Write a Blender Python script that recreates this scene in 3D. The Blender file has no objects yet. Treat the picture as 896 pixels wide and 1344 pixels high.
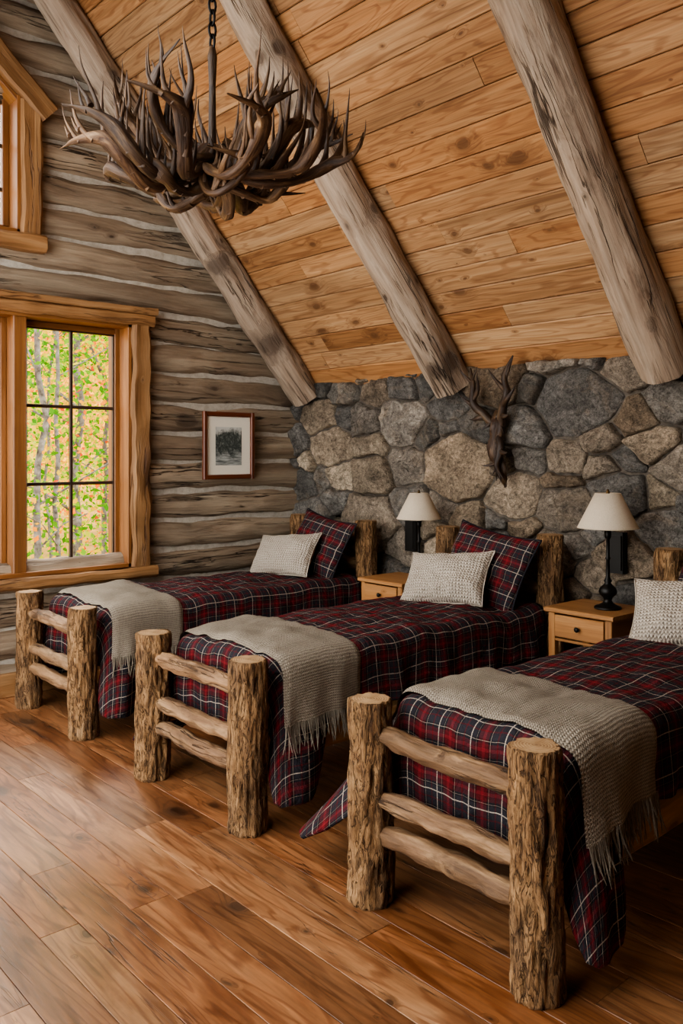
import bpy, math, random
from mathutils import Vector, Matrix, noise
random.seed(7)
pi=math.pi
def N(x,y,z=0.0): return noise.noise(Vector((x,y,z)))
def sst(a,b,x):
    t=max(0.0,min(1.0,(x-a)/(b-a))); return t*t*(3-2*t)
def lerp(a,b,t): return a+(b-a)*t
def hx(h,k=1.0):
    h=h.lstrip('#'); c=[int(h[i:i+2],16)/255 for i in (0,2,4)]
    return tuple(k*(v/12.92 if v<=0.04045 else ((v+0.055)/1.055)**2.4) for v in c)+(1.0,)

# ---------------------------------------------------------------- mesh builder
class MB:
    def __init__(s): s.v=[];s.f=[];s.m=[];s.s=[];s.p=[];s.r=[];s.mats=[];s._r=.5
    def add(s,vs,fs,mat,smooth=True,puv=None,rnd=0.0,tf=None):
        if mat not in s.mats: s.mats.append(mat)
        mi=s.mats.index(mat); o=len(s.v)
        if puv is None: puv=[tuple(v) for v in vs]
        if tf is not None: vs=[tf@Vector(v) for v in vs]
        s.v+= [tuple(v) for v in vs]; s.p+=puv; s.r+=[rnd]*len(vs)
        for f in fs: s.f.append([i+o for i in f]); s.m.append(mi); s.s.append(smooth)
    def build(s,name,loc=(0,0,0),rz=0.0):
        me=bpy.data.meshes.new(name)
        me.from_pydata(s.v,[],s.f)
        for m in s.mats: me.materials.append(m)
        me.polygons.foreach_set('material_index',s.m)
        me.polygons.foreach_set('use_smooth',s.s)
        a=me.attributes.new('puv','FLOAT_VECTOR','POINT'); a.data.foreach_set('vector',[c for p in s.p for c in p])
        a=me.attributes.new('rnd','FLOAT','POINT'); a.data.foreach_set('value',s.r)
        me.update()
        ob=bpy.data.objects.new(name,me); bpy.context.scene.collection.objects.link(ob)
        ob.location=loc; ob.rotation_euler=(0,0,rz)
        return ob

def catmull(pts,n):
    P=[Vector(p) for p in pts]; P=[P[0]*2-P[1]]+P+[P[-1]*2-P[-2]]; out=[]
    for i in range(1,len(P)-2):
        for k in range(n):
            t=k/n; a,b,c,d=P[i-1],P[i],P[i+1],P[i+2]
            out.append(0.5*((2*b)+(c-a)*t+(2*a-5*b+4*c-d)*t*t+(3*b-a-3*c+d)*t**3))
    out.append(P[-2]); return out
def interp(vals,n):
    out=[]
    for i in range(len(vals)-1):
        for k in range(n): out.append(lerp(vals[i],vals[i+1],k/n))
    out.append(vals[-1]); return out

def tube(mb,pts,rad,mat,cap=None,seg=12,tf=None,rough=0.0,rf=3.0,rl=2.0,rnd=None,sup=2.0,sx=1.0,sy=1.0,up=None,closed=False,ridge=0.0):
    pts=[Vector(p) for p in pts]; n=len(pts)
    if rnd is None: rnd=random.random()
    sd=rnd*50; T=[]
    for i in range(n):
        if closed: t=pts[(i+1)%n]-pts[i-1]
        else: t=pts[min(i+1,n-1)]-pts[max(i-1,0)]
        T.append(t.normalized() if t.length>1e-9 else Vector((0,0,1)))
    u=up if up is not None else (Vector((0,0,1)) if abs(T[0].z)<.9 else Vector((1,0,0)))
    vs=[];pv=[];L=0
    for i in range(n):
        if i>0: L+=(pts[i]-pts[i-1]).length
        u=(u-T[i]*u.dot(T[i]))
        u.normalize(); w=T[i].cross(u)
        for k in range(seg):
            a=2*pi*k/seg; c=math.cos(a);s_=math.sin(a)
            if sup!=2.0:
                c=math.copysign(abs(c)**(2/sup),c); s_=math.copysign(abs(s_)**(2/sup),s_)
            r=rad[i]
            if rough: r+=rough*(N(math.cos(a)*rf+sd,math.sin(a)*rf,L*rl)+.6*N(math.cos(a)*rf*2.3+sd,math.sin(a)*rf*2.3,L*rl*2+9))
            if ridge: r-=ridge*max(0,abs(N(math.cos(a)*6.5+sd,math.sin(a)*6.5,L*7+3)*2)-.2)
            vs.append(pts[i]+u*(c*r*sx)+w*(s_*r*sy)); pv.append((c*r*sx,s_*r*sy,L+sd))
    fs=[]
    m=n if closed else n-1
    for i in range(m):
        j=(i+1)%n
        for k in range(seg):
            l=(k+1)%seg; fs.append((i*seg+k,i*seg+l,j*seg+l,j*seg+k))
    mb.add(vs,fs,mat,True,pv,rnd,tf)
    if not closed:
        for e in (0,n-1):
            ring=vs[e*seg:(e+1)*seg]; rp=[(p[0],p[1],0) for p in pv[e*seg:(e+1)*seg]]
            c=sum((Vector(x) for x in ring),Vector())/seg
            ff=[(k,(k+1)%seg,seg) if e else ((k+1)%seg,k,seg) for k in range(seg)]
            mb.add(list(ring)+[c],ff,cap or mat,False,rp+[(0,0,0)],rnd,tf)

def beam(mb,p0,p1,axis,mat,cham=.004,rough=0.0,tf=None,rnd=None,seg=None):
    """axis aligned board between corners p0,p1, grain along axis"""
    if rnd is None: rnd=random.random()
    a=axis; b=(a+1)%3; c=(a+2)%3
    lo=[min(p0[i],p1[i]) for i in range(3)]; hi=[max(p0[i],p1[i]) for i in range(3)]
    ch=min(cham,(hi[b]-lo[b])*.45,(hi[c]-lo[c])*.45)
    if rough:
        nb=6
        prof=[]
        B=[lo[b]+ch,hi[b]-ch];C=[lo[c]+ch,hi[c]-ch]
        for k in range(nb): prof.append((lerp(B[0],B[1],k/(nb-1)),lo[c]))
        for k in range(nb): prof.append((hi[b],lerp(C[0],C[1],k/(nb-1))))
        for k in range(nb): prof.append((lerp(B[1],B[0],k/(nb-1)),hi[c]))
        for k in range(nb): prof.append((lo[b],lerp(C[1],C[0],k/(nb-1))))
        n=seg or max(2,int((hi[a]-lo[a])/.04))
    else:
        prof=[(lo[b]+ch,lo[c]),(hi[b]-ch,lo[c]),(hi[b],lo[c]+ch),(hi[b],hi[c]-ch),(hi[b]-ch,hi[c]),(lo[b]+ch,hi[c]),(lo[b],hi[c]-ch),(lo[b],lo[c]+ch)]
        n=seg or 1
    mbb=(lo[b]+hi[b])/2;mcc=(lo[c]+hi[c])/2
    vs=[];pv=[]
    for i in range(n+1):
        t=lerp(lo[a],hi[a],i/n)
        for q in prof:
            v=[0,0,0]; v[a]=t; v[b]=q[0]; v[c]=q[1]
            if rough:
                v[b]+=rough*N(t*5+rnd*30,q[0]*9,q[1]*9); v[c]+=rough*N(t*5+rnd*30,q[0]*9+7,q[1]*9)
            vs.append(v); pv.append((q[0]-mbb,q[1]-mcc,t))
    k=len(prof);fs=[]
    for i in range(n):
        for j in range(k):
            l=(j+1)%k; fs.append((i*k+j,i*k+l,(i+1)*k+l,(i+1)*k+j))
    fs.append(tuple(reversed(range(k)))); fs.append(tuple(range(n*k,(n+1)*k)))
    mb.add(vs,fs,mat,False,pv,rnd,tf)

def lathe(mb,prof,mat,seg=28,tf=None,rnd=0,cap=True):
    vs=[];fs=[]
    for r,z in prof:
        for k in range(seg):
            a=2*pi*k/seg; vs.append((r*math.cos(a),r*math.sin(a),z))
    for i in range(len(prof)-1):
        for k in range(seg):
            l=(k+1)%seg; fs.append((i*seg+k,i*seg+l,(i+1)*seg+l,(i+1)*seg+k))
    if cap:
        fs.append(tuple(reversed(range(seg)))); fs.append(tuple(range((len(prof)-1)*seg,len(prof)*seg)))
    mb.add(vs,fs,mat,True,None,rnd,tf)

# ---------------------------------------------------------------- materials
class M:
    def __init__(s,name,rough=.6,spec=.5):
        s.m=bpy.data.materials.new(name); s.m.use_nodes=True; s.nt=s.m.node_tree
        s.b=s.nt.nodes['Principled BSDF']; s.out=s.nt.nodes['Material Output']
        s.b.inputs['Roughness'].default_value=rough; s.b.inputs['Specular IOR Level'].default_value=spec
    def put(s,sock,val):
        if isinstance(val,bpy.types.NodeSocket): s.nt.links.new(val,sock)
        else: sock.default_value=val
    def attr(s,n,out='Vector'):
        a=s.nt.nodes.new('ShaderNodeAttribute'); a.attribute_name=n; return a.outputs[out]
    def map(s,vec,sc,loc=(0,0,0)):
        n=s.nt.nodes.new('ShaderNodeMapping'); s.put(n.inputs['Vector'],vec); n.inputs['Scale'].default_value=sc
        s.put(n.inputs['Location'],loc); return n.outputs[0]
    def noise(s,vec,sc=1,det=4,ro=.55,dist=0):
        n=s.nt.nodes.new('ShaderNodeTexNoise'); s.put(n.inputs['Vector'],vec)
        n.inputs['Scale'].default_value=sc;n.inputs['Detail'].default_value=det;n.inputs['Roughness'].default_value=ro;n.inputs['Distortion'].default_value=dist
        return n.outputs[0]
    def ramp(s,fac,stops,interp='LINEAR'):
        n=s.nt.nodes.new('ShaderNodeValToRGB'); s.put(n.inputs[0],fac); cr=n.color_ramp; cr.interpolation=interp
        while len(cr.elements)<len(stops): cr.elements.new(.5)
        for e,(p,c) in zip(cr.elements,stops):
            e.position=p
        for e,(p,c) in zip(cr.elements,stops):
            e.color=c if not isinstance(c,(int,float)) else (c,c,c,1)
        return n.outputs[0]
    def mix(s,fac,a,b,blend='MIX'):
        n=s.nt.nodes.new('ShaderNodeMix'); n.data_type='RGBA'; n.blend_type=blend
        s.put(n.inputs[0],fac); s.put(n.inputs[6],a); s.put(n.inputs[7],b); return n.outputs[2]
    def math(s,op,a,b=0.0,c=None):
        n=s.nt.nodes.new('ShaderNodeMath'); n.operation=op; s.put(n.inputs[0],a); s.put(n.inputs[1],b)
        if c is not None: s.put(n.inputs[2],c)
        return n.outputs[0]
    def vadd(s,a,b):
        n=s.nt.nodes.new('ShaderNodeVectorMath'); n.operation='ADD'; s.put(n.inputs[0],a); s.put(n.inputs[1],b); return n.outputs[0]
    def sep(s,v):
        n=s.nt.nodes.new('ShaderNodeSeparateXYZ'); s.put(n.inputs[0],v); return n.outputs
    def comb(s,x,y,z):
        n=s.nt.nodes.new('ShaderNodeCombineXYZ'); s.put(n.inputs[0],x);s.put(n.inputs[1],y);s.put(n.inputs[2],z); return n.outputs[0]
    def bump(s,h,strength=.4,dist=.01):
        n=s.nt.nodes.new('ShaderNodeBump'); s.put(n.inputs['Height'],h); n.inputs['Strength'].default_value=strength; n.inputs['Distance'].default_value=dist
        s.nt.links.new(n.outputs[0],s.b.inputs['Normal']); return n.outputs[0]
    def color(s,c): s.put(s.b.inputs['Base Color'],c)

def plain(name,c,rough=.5,metal=0,spec=.5):
    m=M(name,rough,spec); m.color(hx(c)); m.b.inputs['Metallic'].default_value=metal; return m.m

def wood(name,stops,rough=.6,st=(16,16,1.3),bs=.35,bd=.006,vary=(.72,1.12),knots=.06,kc='#3a2414',kscale=(4,1.6),crack=0,spec=.4,rv=None,hue=None,grain=.55,cth=.010,patch=None,pth=(.5,.62),fig=0.0):
    m=M(name,rough,spec)
    p=m.attr('puv'); r=m.attr('rnd','Fac')
    off=m.comb(m.math('MULTIPLY',r,17.0),m.math('MULTIPLY',r,31.0),m.math('MULTIPLY',r,53.0))
    v=m.vadd(p,off); s=m.sep(v)
    if knots:
        kv=m.comb(m.math('MULTIPLY',m.math('ADD',s[0],s[1]),kscale[0]),m.math('MULTIPLY',s[2],kscale[1]),0.0)
        kv=m.vadd(kv,m.map(m.noise(v,3,2),(.25,.25,0)))
        vn=m.nt.nodes.new('ShaderNodeTexVoronoi'); vn.voronoi_dimensions='2D'; m.put(vn.inputs['Vector'],kv); vn.inputs['Scale'].default_value=1
        sz=m.math('ADD',m.math('MULTIPLY',m.sep(vn.outputs['Color'])[0],2.2),.25)
        d=m.math('MULTIPLY',m.math('ADD',vn.outputs['Distance'],m.math('MULTIPLY',m.noise(m.map(v,(30,30,18)),1,2),.02)),sz)
        kk=m.ramp(d,[(0,1.0),(knots*.8,.9),(knots*1.3,.4),(knots*3.2,0.0)])
        warp=m.comb(m.math('MULTIPLY',kk,.06),m.math('MULTIPLY',kk,.06),0.0)
        vv=m.vadd(v,warp)
    else: vv=v
    n1=m.noise(m.map(vv,st),1,7,.62,.8)
    n2=m.noise(m.map(vv,(st[0]*5,st[1]*5,st[2]*2.5)),1,4,.6,.2)
    n3=m.noise(m.map(v,(1.8,1.8,.7)),1,3,.5,0)
    c=m.ramp(n1,stops)
    c=m.mix(grain,c,m.ramp(n2,[(.25,.5),(.7,1.0)]),'MULTIPLY')
    c=m.mix(.6,c,m.ramp(n3,[(.3,.65),(.65,1.05)]),'MULTIPLY')
    if fig:   # cathedral growth-ring figure
        nf=m.noise(m.map(vv,(5,5,.55)),1,3,.5,.4)
        rg=m.math('SINE',m.math('MULTIPLY',nf,95.0))
        c=m.mix(m.math('MULTIPLY',m.ramp(rg,[(.35,0.0),(.95,1.0)]),fig),c,m.mix(1.0,c,hx('#a07858'),'MULTIPLY'))
    if patch:
        n5=m.noise(m.map(v,(7,7,2.2)),1,5,.65,.6)
        c=m.mix(m.ramp(n5,[(pth[0],0.0),(pth[1],.8)]),c,m.mix(1.0,hx(patch),m.ramp(n2,[(.3,.5),(.7,1.3)]),'MULTIPLY'))
    if hue: c=m.mix(m.ramp(r,[(.0,0.0),(1.0,.75)]),c,m.mix(1.0,c,hue,'MULTIPLY'))
    r2=m.math('FRACT',m.math('MULTIPLY',r,7.31))
    c=m.mix(1.0,c,m.ramp(r2,[(0,vary[0]),(1,vary[1])]),'MULTIPLY')
    h=m.math('ADD',m.math('MULTIPLY',n1,.6),m.math('MULTIPLY',n2,.5))
    if knots: c=m.mix(m.math('MULTIPLY',kk,.8),c,hx(kc))
    if crack:
        nc=m.noise(m.map(v,(11,11,.6)),1,4,.6,.3)
        gate=m.ramp(m.noise(m.map(v,(3,3,1.1)),1,2,.5),[(.45,0.0),(.6,1.0)])
        k=m.ramp(m.math('ABSOLUTE',m.math('SUBTRACT',nc,.5)),[(0,1.0),(cth*.4,.7),(cth,0.0)])
        k=m.math('MULTIPLY',m.math('MULTIPLY',k,crack),gate)
        c=m.mix(k,c,hx(kc)); h=m.math('SUBTRACT',h,m.math('MULTIPLY',k,1.2))
    m.color(c); m.bump(h,bs,bd)
    if rv: m.put(m.b.inputs['Roughness'],m.ramp(n1,[(.3,rv[0]),(.7,rv[1])]))
    return m

pine=wood('pine_ceiling_boards',[(.25,hx('#946e48')),(.5,hx('#b99168')),(.75,hx('#cdab82'))],.6,(20,20,.9),.35,.004,(.78,1.1),.045,'#472710',(3.6,2.1),hue=hx('#e8c89e'),grain=.7,fig=.4).m
flm=wood('floor_boards_varnished',[(.15,hx('#53351e')),(.38,hx('#8a6040')),(.58,hx('#aa7f59')),(.88,hx('#c39c78'))],.35,(11,11,1.7),.4,.004,(.66,1.25),.032,'#1a0e08',(2.6,1.7),spec=.5,rv=(.28,.5),hue=hx('#dfb590'),grain=.85,crack=.85,cth=.010,patch='#5a371f',pth=(.58,.75),fig=.5)
flm.b.inputs['Coat Weight'].default_value=.55; flm.b.inputs['Coat Roughness'].default_value=.24
floorm=flm.m
logwall=wood('weathered_log_wall',[(.2,hx('#645240')),(.42,hx('#94806a')),(.6,hx('#b09e86')),(.85,hx('#cbbca4'))],.8,(9,9,.8),1.0,.02,(.82,1.1),.045,'#33271d',(2.2,1.1),crack=.9,grain=.7,cth=.018).m
rafter=wood('peeled_rafter_log',[(.2,hx('#7b6858')),(.42,hx('#a8927c')),(.65,hx('#c1ae98')),(.88,hx('#d2c4b0'))],.75,(10,10,.8),1.0,.018,(.94,1.05),.05,'#35261b',(3.0,2.0),crack=.9,grain=.75,cth=.022,patch='#6e5847',pth=(.56,.68)).m
casing=wood('rough_window_casing',[(.2,hx('#6d4828')),(.5,hx('#9c7248')),(.8,hx('#bb956a'))],.65,(13,13,.8),.7,.01,(.85,1.06),.04,'#3c2110',(3,1.3),crack=.8,grain=.7,cth=.016).m
sash=wood('window_sash_wood',[(.2,hx('#6a3f20')),(.5,hx('#8f5f36')),(.8,hx('#a9774a'))],.45,(22,22,1.2),.15,.002,(.9,1.05),0).m
muntin=plain('dark_muntin','#3a2b20',.45)
railm=wood('peeled_rail_log',[(.2,hx('#5e422b')),(.42,hx('#8b694a')),(.62,hx('#ad8b65')),(.85,hx('#c6aa84'))],.7,(12,12,1.8),1.0,.016,(.85,1.05),.06,'#33200f',(5,2.4),crack=.85,grain=.75,cth=.014,patch='#5e442c',pth=(.47,.57)).m
siderail=wood('bed_side_rail',[(.2,hx('#8d663c')),(.5,hx('#b08858')),(.8,hx('#c9a87c'))],.6,(18,18,1.2),.3,.004,(.9,1.05),.04,'#4b2c15',(4,1.5)).m
stand=wood('nightstand_pine',[(.2,hx('#7b4e2a')),(.5,hx('#a67545')),(.8,hx('#bd9060'))],.45,(20,20,1.2),.15,.002,(.88,1.05),.025,'#5a3518').m
framew=wood('picture_frame_wood',[(.2,hx('#3c1a0d')),(.5,hx('#6b3720')),(.8,hx('#87502f'))],.35,(22,22,1.2),.15,.002,(.9,1.05),0).m

def bark_mat():
    m=M('log_post_bark',.85,.25)
    p=m.attr('puv'); r=m.attr('rnd','Fac')
    v=m.vadd(p,m.comb(0.0,0.0,m.math('MULTIPLY',r,9.0)))
    n1=m.noise(m.map(v,(22,22,6)),1,9,.7,.6)
    n2=m.noise(m.map(v,(110,110,26)),1,6,.7,.5)
    n3=m.noise(m.map(v,(6,6,2.6)),1,4,.6,.5)
    nc=m.noise(m.map(v,(34,34,7)),1,3,.6,1.2)
    c=m.ramp(n1,[(.3,hx('#5a402c')),(.45,hx('#8c6a48')),(.58,hx('#af8960')),(.75,hx('#caaa82'))])
    c=m.mix(.8,c,m.ramp(n2,[(.34,.42),(.6,1.08)]),'MULTIPLY')
    c=m.mix(m.ramp(n3,[(.48,0.0),(.64,.55)]),c,m.ramp(n2,[(.3,hx('#3a291d')),(.7,hx('#80664c'))]))
    k=m.ramp(m.math('ABSOLUTE',m.math('SUBTRACT',nc,.5)),[(0,1.0),(.015,.7),(.04,0.0)])
    c=m.mix(m.math('MULTIPLY',k,.7),c,hx('#2a1b12'))
    m.color(c)
    h=m.math('ADD',m.math('MULTIPLY',n1,.9),m.math('MULTIPLY',n2,.6)); h=m.math('SUBTRACT',h,m.math('MULTIPLY',k,.5))
    m.bump(h,1.0,.02); return m.m
bark=bark_mat()
def endgrain():
    m=M('log_end_grain',.7,.3); p=m.attr('puv'); s=m.sep(p)
    d=m.math('SQRT',m.math('ADD',m.math('MULTIPLY',s[0],s[0]),m.math('MULTIPLY',s[1],s[1])))
    n=m.noise(p,14,4,.6)
    w=m.math('SINE',m.math('MULTIPLY',m.math('ADD',d,m.math('MULTIPLY',n,.03)),620.0))
    c=m.ramp(m.math('ADD',m.math('MULTIPLY',w,.14),n),[(.2,hx('#75573a')),(.5,hx('#a3835f')),(.8,hx('#bfa27c'))])
    c=m.mix(m.ramp(d,[(.0,.5),(.02,0.0),(.07,0.0),(.088,.8)]),c,hx('#5d3f26'))
    m.color(c); m.bump(n,.4,.005); return m.m
endg=endgrain()

def stone_mat():
    m=M('fieldstone',.88,.25)
    p=m.attr('puv'); r=m.attr('rnd','Fac'); r2=m.math('FRACT',m.math('MULTIPLY',r,9.77))
    v=m.vadd(p,m.comb(m.math('MULTIPLY',r,13.0),m.math('MULTIPLY',r,41.0),0.0))
    c=m.ramp(r,[(0,hx('#827e78')),(.18,hx('#97928a')),(.36,hx('#a89d8f')),(.55,hx('#b29f88')),(.72,hx('#c6b59d')),(.84,hx('#a48f77')),(.93,hx('#6d6962')),(1,hx('#908a80'))])
    n1=m.noise(v,5,9,.75,.6); n2=m.noise(v,34,8,.78,.3); n3=m.noise(v,3,6,.65,1.2); n4=m.noise(v,120,4,.75)
    c=m.mix(1.0,c,m.ramp(n1,[(.3,.38),(.5,.9),(.66,1.5)]),'MULTIPLY')
    c=m.mix(1.0,c,m.ramp(n2,[(.35,.45),(.6,1.2)]),'MULTIPLY')
    c=m.mix(.7,c,m.ramp(n4,[(.38,.5),(.6,1.25)]),'MULTIPLY')
    c=m.mix(m.ramp(n3,[(.52,0.0),(.66,.5)]),c,m.mix(1.0,hx('#b8a48c'),m.ramp(n2,[(.35,.5),(.6,1.2)]),'MULTIPLY'))
    k=m.ramp(m.math('ABSOLUTE',m.math('SUBTRACT',m.noise(v,7,5,.6,1.0),.5)),[(0,1.0),(.006,.5),(.014,0.0)])
    c=m.mix(m.math('MULTIPLY',k,.55),c,hx('#3c3833'))
    c=m.mix(1.0,c,m.ramp(r2,[(0,.72),(1,1.25)]),'MULTIPLY')
    m.color(c); m.bump(m.math('SUBTRACT',m.math('ADD',m.math('MULTIPLY',n1,1.4),m.math('MULTIPLY',n2,.8)),m.math('MULTIPLY',k,.2)),1.0,.05); return m.m
stone=stone_mat()
def rough_mat(name,a,b,sc=20,bs=.6,bd=.01):
    m=M(name,.9,.2); g=m.attr('puv'); n=m.noise(g,sc,6,.65); m.color(m.ramp(n,[(.3,hx(a)),(.7,hx(b))])); m.bump(n,bs,bd); return m.m
mortar=rough_mat('mortar','#3a3530','#6a6156',25)
chink=rough_mat('log_chinking','#a0988b','#c4bdb0',18)
blockm=rough_mat('light_block_wall','#6b5846','#8f7a62',6)  # for the unseen walls added to block light

def plaid_mat(name='plaid_flannel',p=.155):
    m=M(name,.95,.1); v=m.attr('puv'); s=m.sep(v)
    U=m.math('FRACT',m.math('ADD',m.math('DIVIDE',s[0],p),40.0)); V=m.math('FRACT',m.math('ADD',m.math('DIVIDE',s[1],p),40.0))
    nav=hx('#29282d'); mar=hx('#4f191c'); red=hx('#742227'); blk=hx('#19181a')
    st=[(0,nav),(.22,blk),(.32,mar),(.44,red),(.52,mar),(.62,blk),(.72,nav),(.88,mar),(.92,nav)]
    cu=m.ramp(U,st,'CONSTANT'); cv=m.ramp(V,st,'CONSTANT')
    c=m.mix(.5,cu,cv)
    ln=[(0,0.0),(.085,1.0),(.112,0.0),(.255,.4),(.268,0.0),(.675,.5),(.69,0.0),(.83,0.0)]
    lu=m.ramp(U,ln,'CONSTANT'); lv=m.ramp(V,ln,'CONSTANT')
    k=m.math('MULTIPLY',m.math('MAXIMUM',lu,lv),.66)
    n=m.noise(v,260,2,.5)
    k=m.math('MULTIPLY',k,m.ramp(n,[(.35,.55),(.6,1.0)]))
    c=m.mix(k,c,hx('#c4b6a6'))
    c=m.mix(.35,c,m.ramp(n,[(.3,.5),(.7,1.3)]),'MULTIPLY')
    m.color(c); 
    n2=m.noise(v,8,5,.6,.6)
    m.bump(m.math('ADD',m.math('MULTIPLY',n2,1.0),m.math('MULTIPLY',n,.06)),.9,.04)
    return m.m
plaid=plaid_mat()
def knit_mat(name,a,b,fx,fy,bd=.006):
    m=M(name,.95,.1); v=m.attr('puv'); s=m.sep(v)
    n=m.noise(v,60,3,.6); nb=m.noise(v,5,3,.5)
    wx=m.math('SINE',m.math('ADD',m.math('MULTIPLY',s[0],fx),m.math('MULTIPLY',nb,6.0)))
    wy=m.math('ABSOLUTE',m.math('SINE',m.math('ADD',m.math('MULTIPLY',s[1],fy),m.math('ADD',m.math('MULTIPLY',wx,.8),m.math('MULTIPLY',nb,6.0)))))
    h=m.math('ADD',m.math('MULTIPLY',wy,.55),m.math('ADD',m.math('MULTIPLY',wx,.2),m.math('MULTIPLY',n,.7)))
    c=m.ramp(h,[(.15,hx(a)),(1.0,hx(b))])
    m.color(c); m.bump(h,1.0,bd); return m.m
throwm=knit_mat('woven_throw','#5f574c','#a09687',520,300,.006)
knit=knit_mat('cream_knit','#81776a','#c8bdae',330,175,.012)
def antler_mat(name,k=1.0):
    m=M(name,.5,.4); v=m.attr('puv'); r=m.attr('rnd','Fac')
    n=m.noise(m.map(v,(30,30,5)),1,6,.65,.6); n2=m.noise(m.map(v,(140,140,14)),1,3,.6)
    c=m.ramp(n,[(.28,hx('#22150c',k)),(.46,hx('#463020',k)),(.6,hx('#6f543a',k)),(.78,hx('#ab8c68',k))])
    c=m.mix(1.0,c,m.ramp(r,[(0,.5),(1,1.2)]),'MULTIPLY')
    c=m.mix(.5,c,m.ramp(n2,[(.3,.5),(.65,1.1)]),'MULTIPLY')
    m.color(c); m.bump(m.math('ADD',n,m.math('MULTIPLY',n2,.5)),.8,.008); return m.m
antm=antler_mat('antler'); antd=antler_mat('dark_antler',.6)
iron=plain('black_iron','#14120f',.42,.6)
brass=plain('aged_brass','#5a4325',.4,.8)
darkgap=plain('subfloor_dark','#120b06',.9)
def shade_mat():
    m=M('linen_shade',.9,.1); n=m.noise(m.attr('puv'),220,2); m.color(m.ramp(n,[(.3,hx('#c9bca6')),(.7,hx('#e0d4c0'))]))
    t=m.nt.nodes.new('ShaderNodeBsdfTranslucent'); t.inputs[0].default_value=hx('#efe3cf')
    x=m.nt.nodes.new('ShaderNodeMixShader'); x.inputs[0].default_value=.3
    m.nt.links.new(m.b.outputs[0],x.inputs[1]);m.nt.links.new(t.outputs[0],x.inputs[2]);m.nt.links.new(x.outputs[0],m.out.inputs[0]); return m.m
shadem=shade_mat()
def glass_mat():
    m=M('window_glass',.02); t=m.nt.nodes.new('ShaderNodeBsdfTransparent'); g=m.nt.nodes.new('ShaderNodeBsdfGlossy'); g.inputs['Roughness'].default_value=.02
    x=m.nt.nodes.new('ShaderNodeMixShader'); x.inputs[0].default_value=.03
    m.nt.links.new(t.outputs[0],x.inputs[1]);m.nt.links.new(g.outputs[0],x.inputs[2]);m.nt.links.new(x.outputs[0],m.out.inputs[0]); return m.m
glass=glass_mat()
def leaf_mat():
    m=M('autumn_leaf',.7,.1); r=m.attr('rnd','Fac')
    c=m.ramp(r,[(0,hx('#3f7a14')),(.3,hx('#7fae22')),(.5,hx('#c8b824')),(.7,hx('#e6a01c')),(.85,hx('#e0781c')),(1,hx('#c84c16'))])
    m.color(c); t=m.nt.nodes.new('ShaderNodeBsdfTranslucent'); m.nt.links.new(c,t.inputs[0])
    x=m.nt.nodes.new('ShaderNodeMixShader'); x.inputs[0].default_value=.5
    m.nt.links.new(m.b.outputs[0],x.inputs[1]);m.nt.links.new(t.outputs[0],x.inputs[2]);m.nt.links.new(x.outputs[0],m.out.inputs[0]); return m.m
leafm=leaf_mat()
def hill_mat():
    m=M('autumn_hillside',.9,.1); v=m.attr('puv')
    n1=m.noise(v,2.6,9,.78,.4); n2=m.noise(v,.6,4,.6); 
    c=m.ramp(n1,[(.34,hx('#2a4a12')),(.45,hx('#5c801e')),(.53,hx('#929228')),(.62,hx('#b89434')),(.74,hx('#e6d49c'))])
    c=m.mix(m.ramp(n2,[(.42,0.0),(.54,.75)]),c,m.mix(1.0,hx('#d07c26'),m.ramp(n1,[(.35,.3),(.6,1.3)]),'MULTIPLY')); m.color(c); return m.m
hillm=hill_mat()
trunkm=rough_mat('birch_trunk','#2c2620','#8a847a',9)
groundm=rough_mat('forest_floor','#6a5a1c','#b08030',3)

# ---------------------------------------------------------------- room constants
WX=-6.2; SY=5.02; CZ=2.33; TH=math.radians(49.5); TN=math.tan(TH); CS=math.cos(TH); SN=math.sin(TH)
RY=1.9; RZ=CZ+TN*(SY-RY); XE=1.6; YS=2*RY-SY
# floor
fb=MB(); y=-1.3
while y<5.15:
    w=random.choice([.15,.17,.19,.22]); x=-6.3-random.random()*1.5
    while x<XE:
        L=random.uniform(1.0,2.8); a=max(x,-6.35); b=min(x+L,XE)
        if b-a>.02: beam(fb,(a+.0012,y+.0016,-.022),(b-.0012,y+w-.0016,random.uniform(-.0006,.0006)),0,floorm,.0008)
        x+=L
    y+=w
fb.add([(-6.4,-1.3,-.02),(XE,-1.3,-.02),(XE,5.2,-.02),(-6.4,5.2,-.02),(-6.4,-1.3,-.12),(XE,-1.3,-.12),(XE,5.2,-.12),(-6.4,5.2,-.12)],[(0,1,2,3),(7,6,5,4),(0,4,5,1),(1,5,6,2),(2,6,7,3),(3,7,4,0)],darkgap,False)
fb.build('floor')

# ceiling : boards on the slope
cb=MB()
def slope(sign,s0,s1,xa=-6.4,xb=XE):
    sd=Vector((0,-CS*sign,SN)); nrm=Vector((0,SN*sign,CS))
    o=Vector((0,SY if sign>0 else 2*RY-SY,CZ))
    tf=Matrix(((1,0,0,o.x),(0,sd.y,nrm.y,o.y),(0,sd.z,nrm.z,o.z),(0,0,0,1)))
    s=s0
    while s<s1-.05:
        w=.172; x=xa-random.random()*2
        while x<xb:
            L=random.uniform(1.4,3.6); a=max(x,xa); b=min(x+L,xb)
            if b-a>.02: beam(cb,(a+.001,s+.0018,random.uniform(0,.004)),(b-.001,s+w-.0018,.025),0,pine,.007,tf=tf)
            x+=L
        s+=w
    cb.add([tf@Vector(q) for q in [(xa-.05,s0,.024),(xb,s0,.024),(xb,s1,.024),(xa-.05,s1,.024),(xa-.05,s0,.15),(xb,s0,.15),(xb,s1,.15),(xa-.05,s1,.15)]],[(3,2,1,0),(4,5,6,7),(0,1,5,4),(1,2,6,5),(2,3,7,6),(3,0,4,7)],darkgap,False)
SL=(SY-RY)/CS
XO=-1.0     # unseen south side and slope left open west of this to admit sky light
slope(1,-.12,SL+.1)
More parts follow.
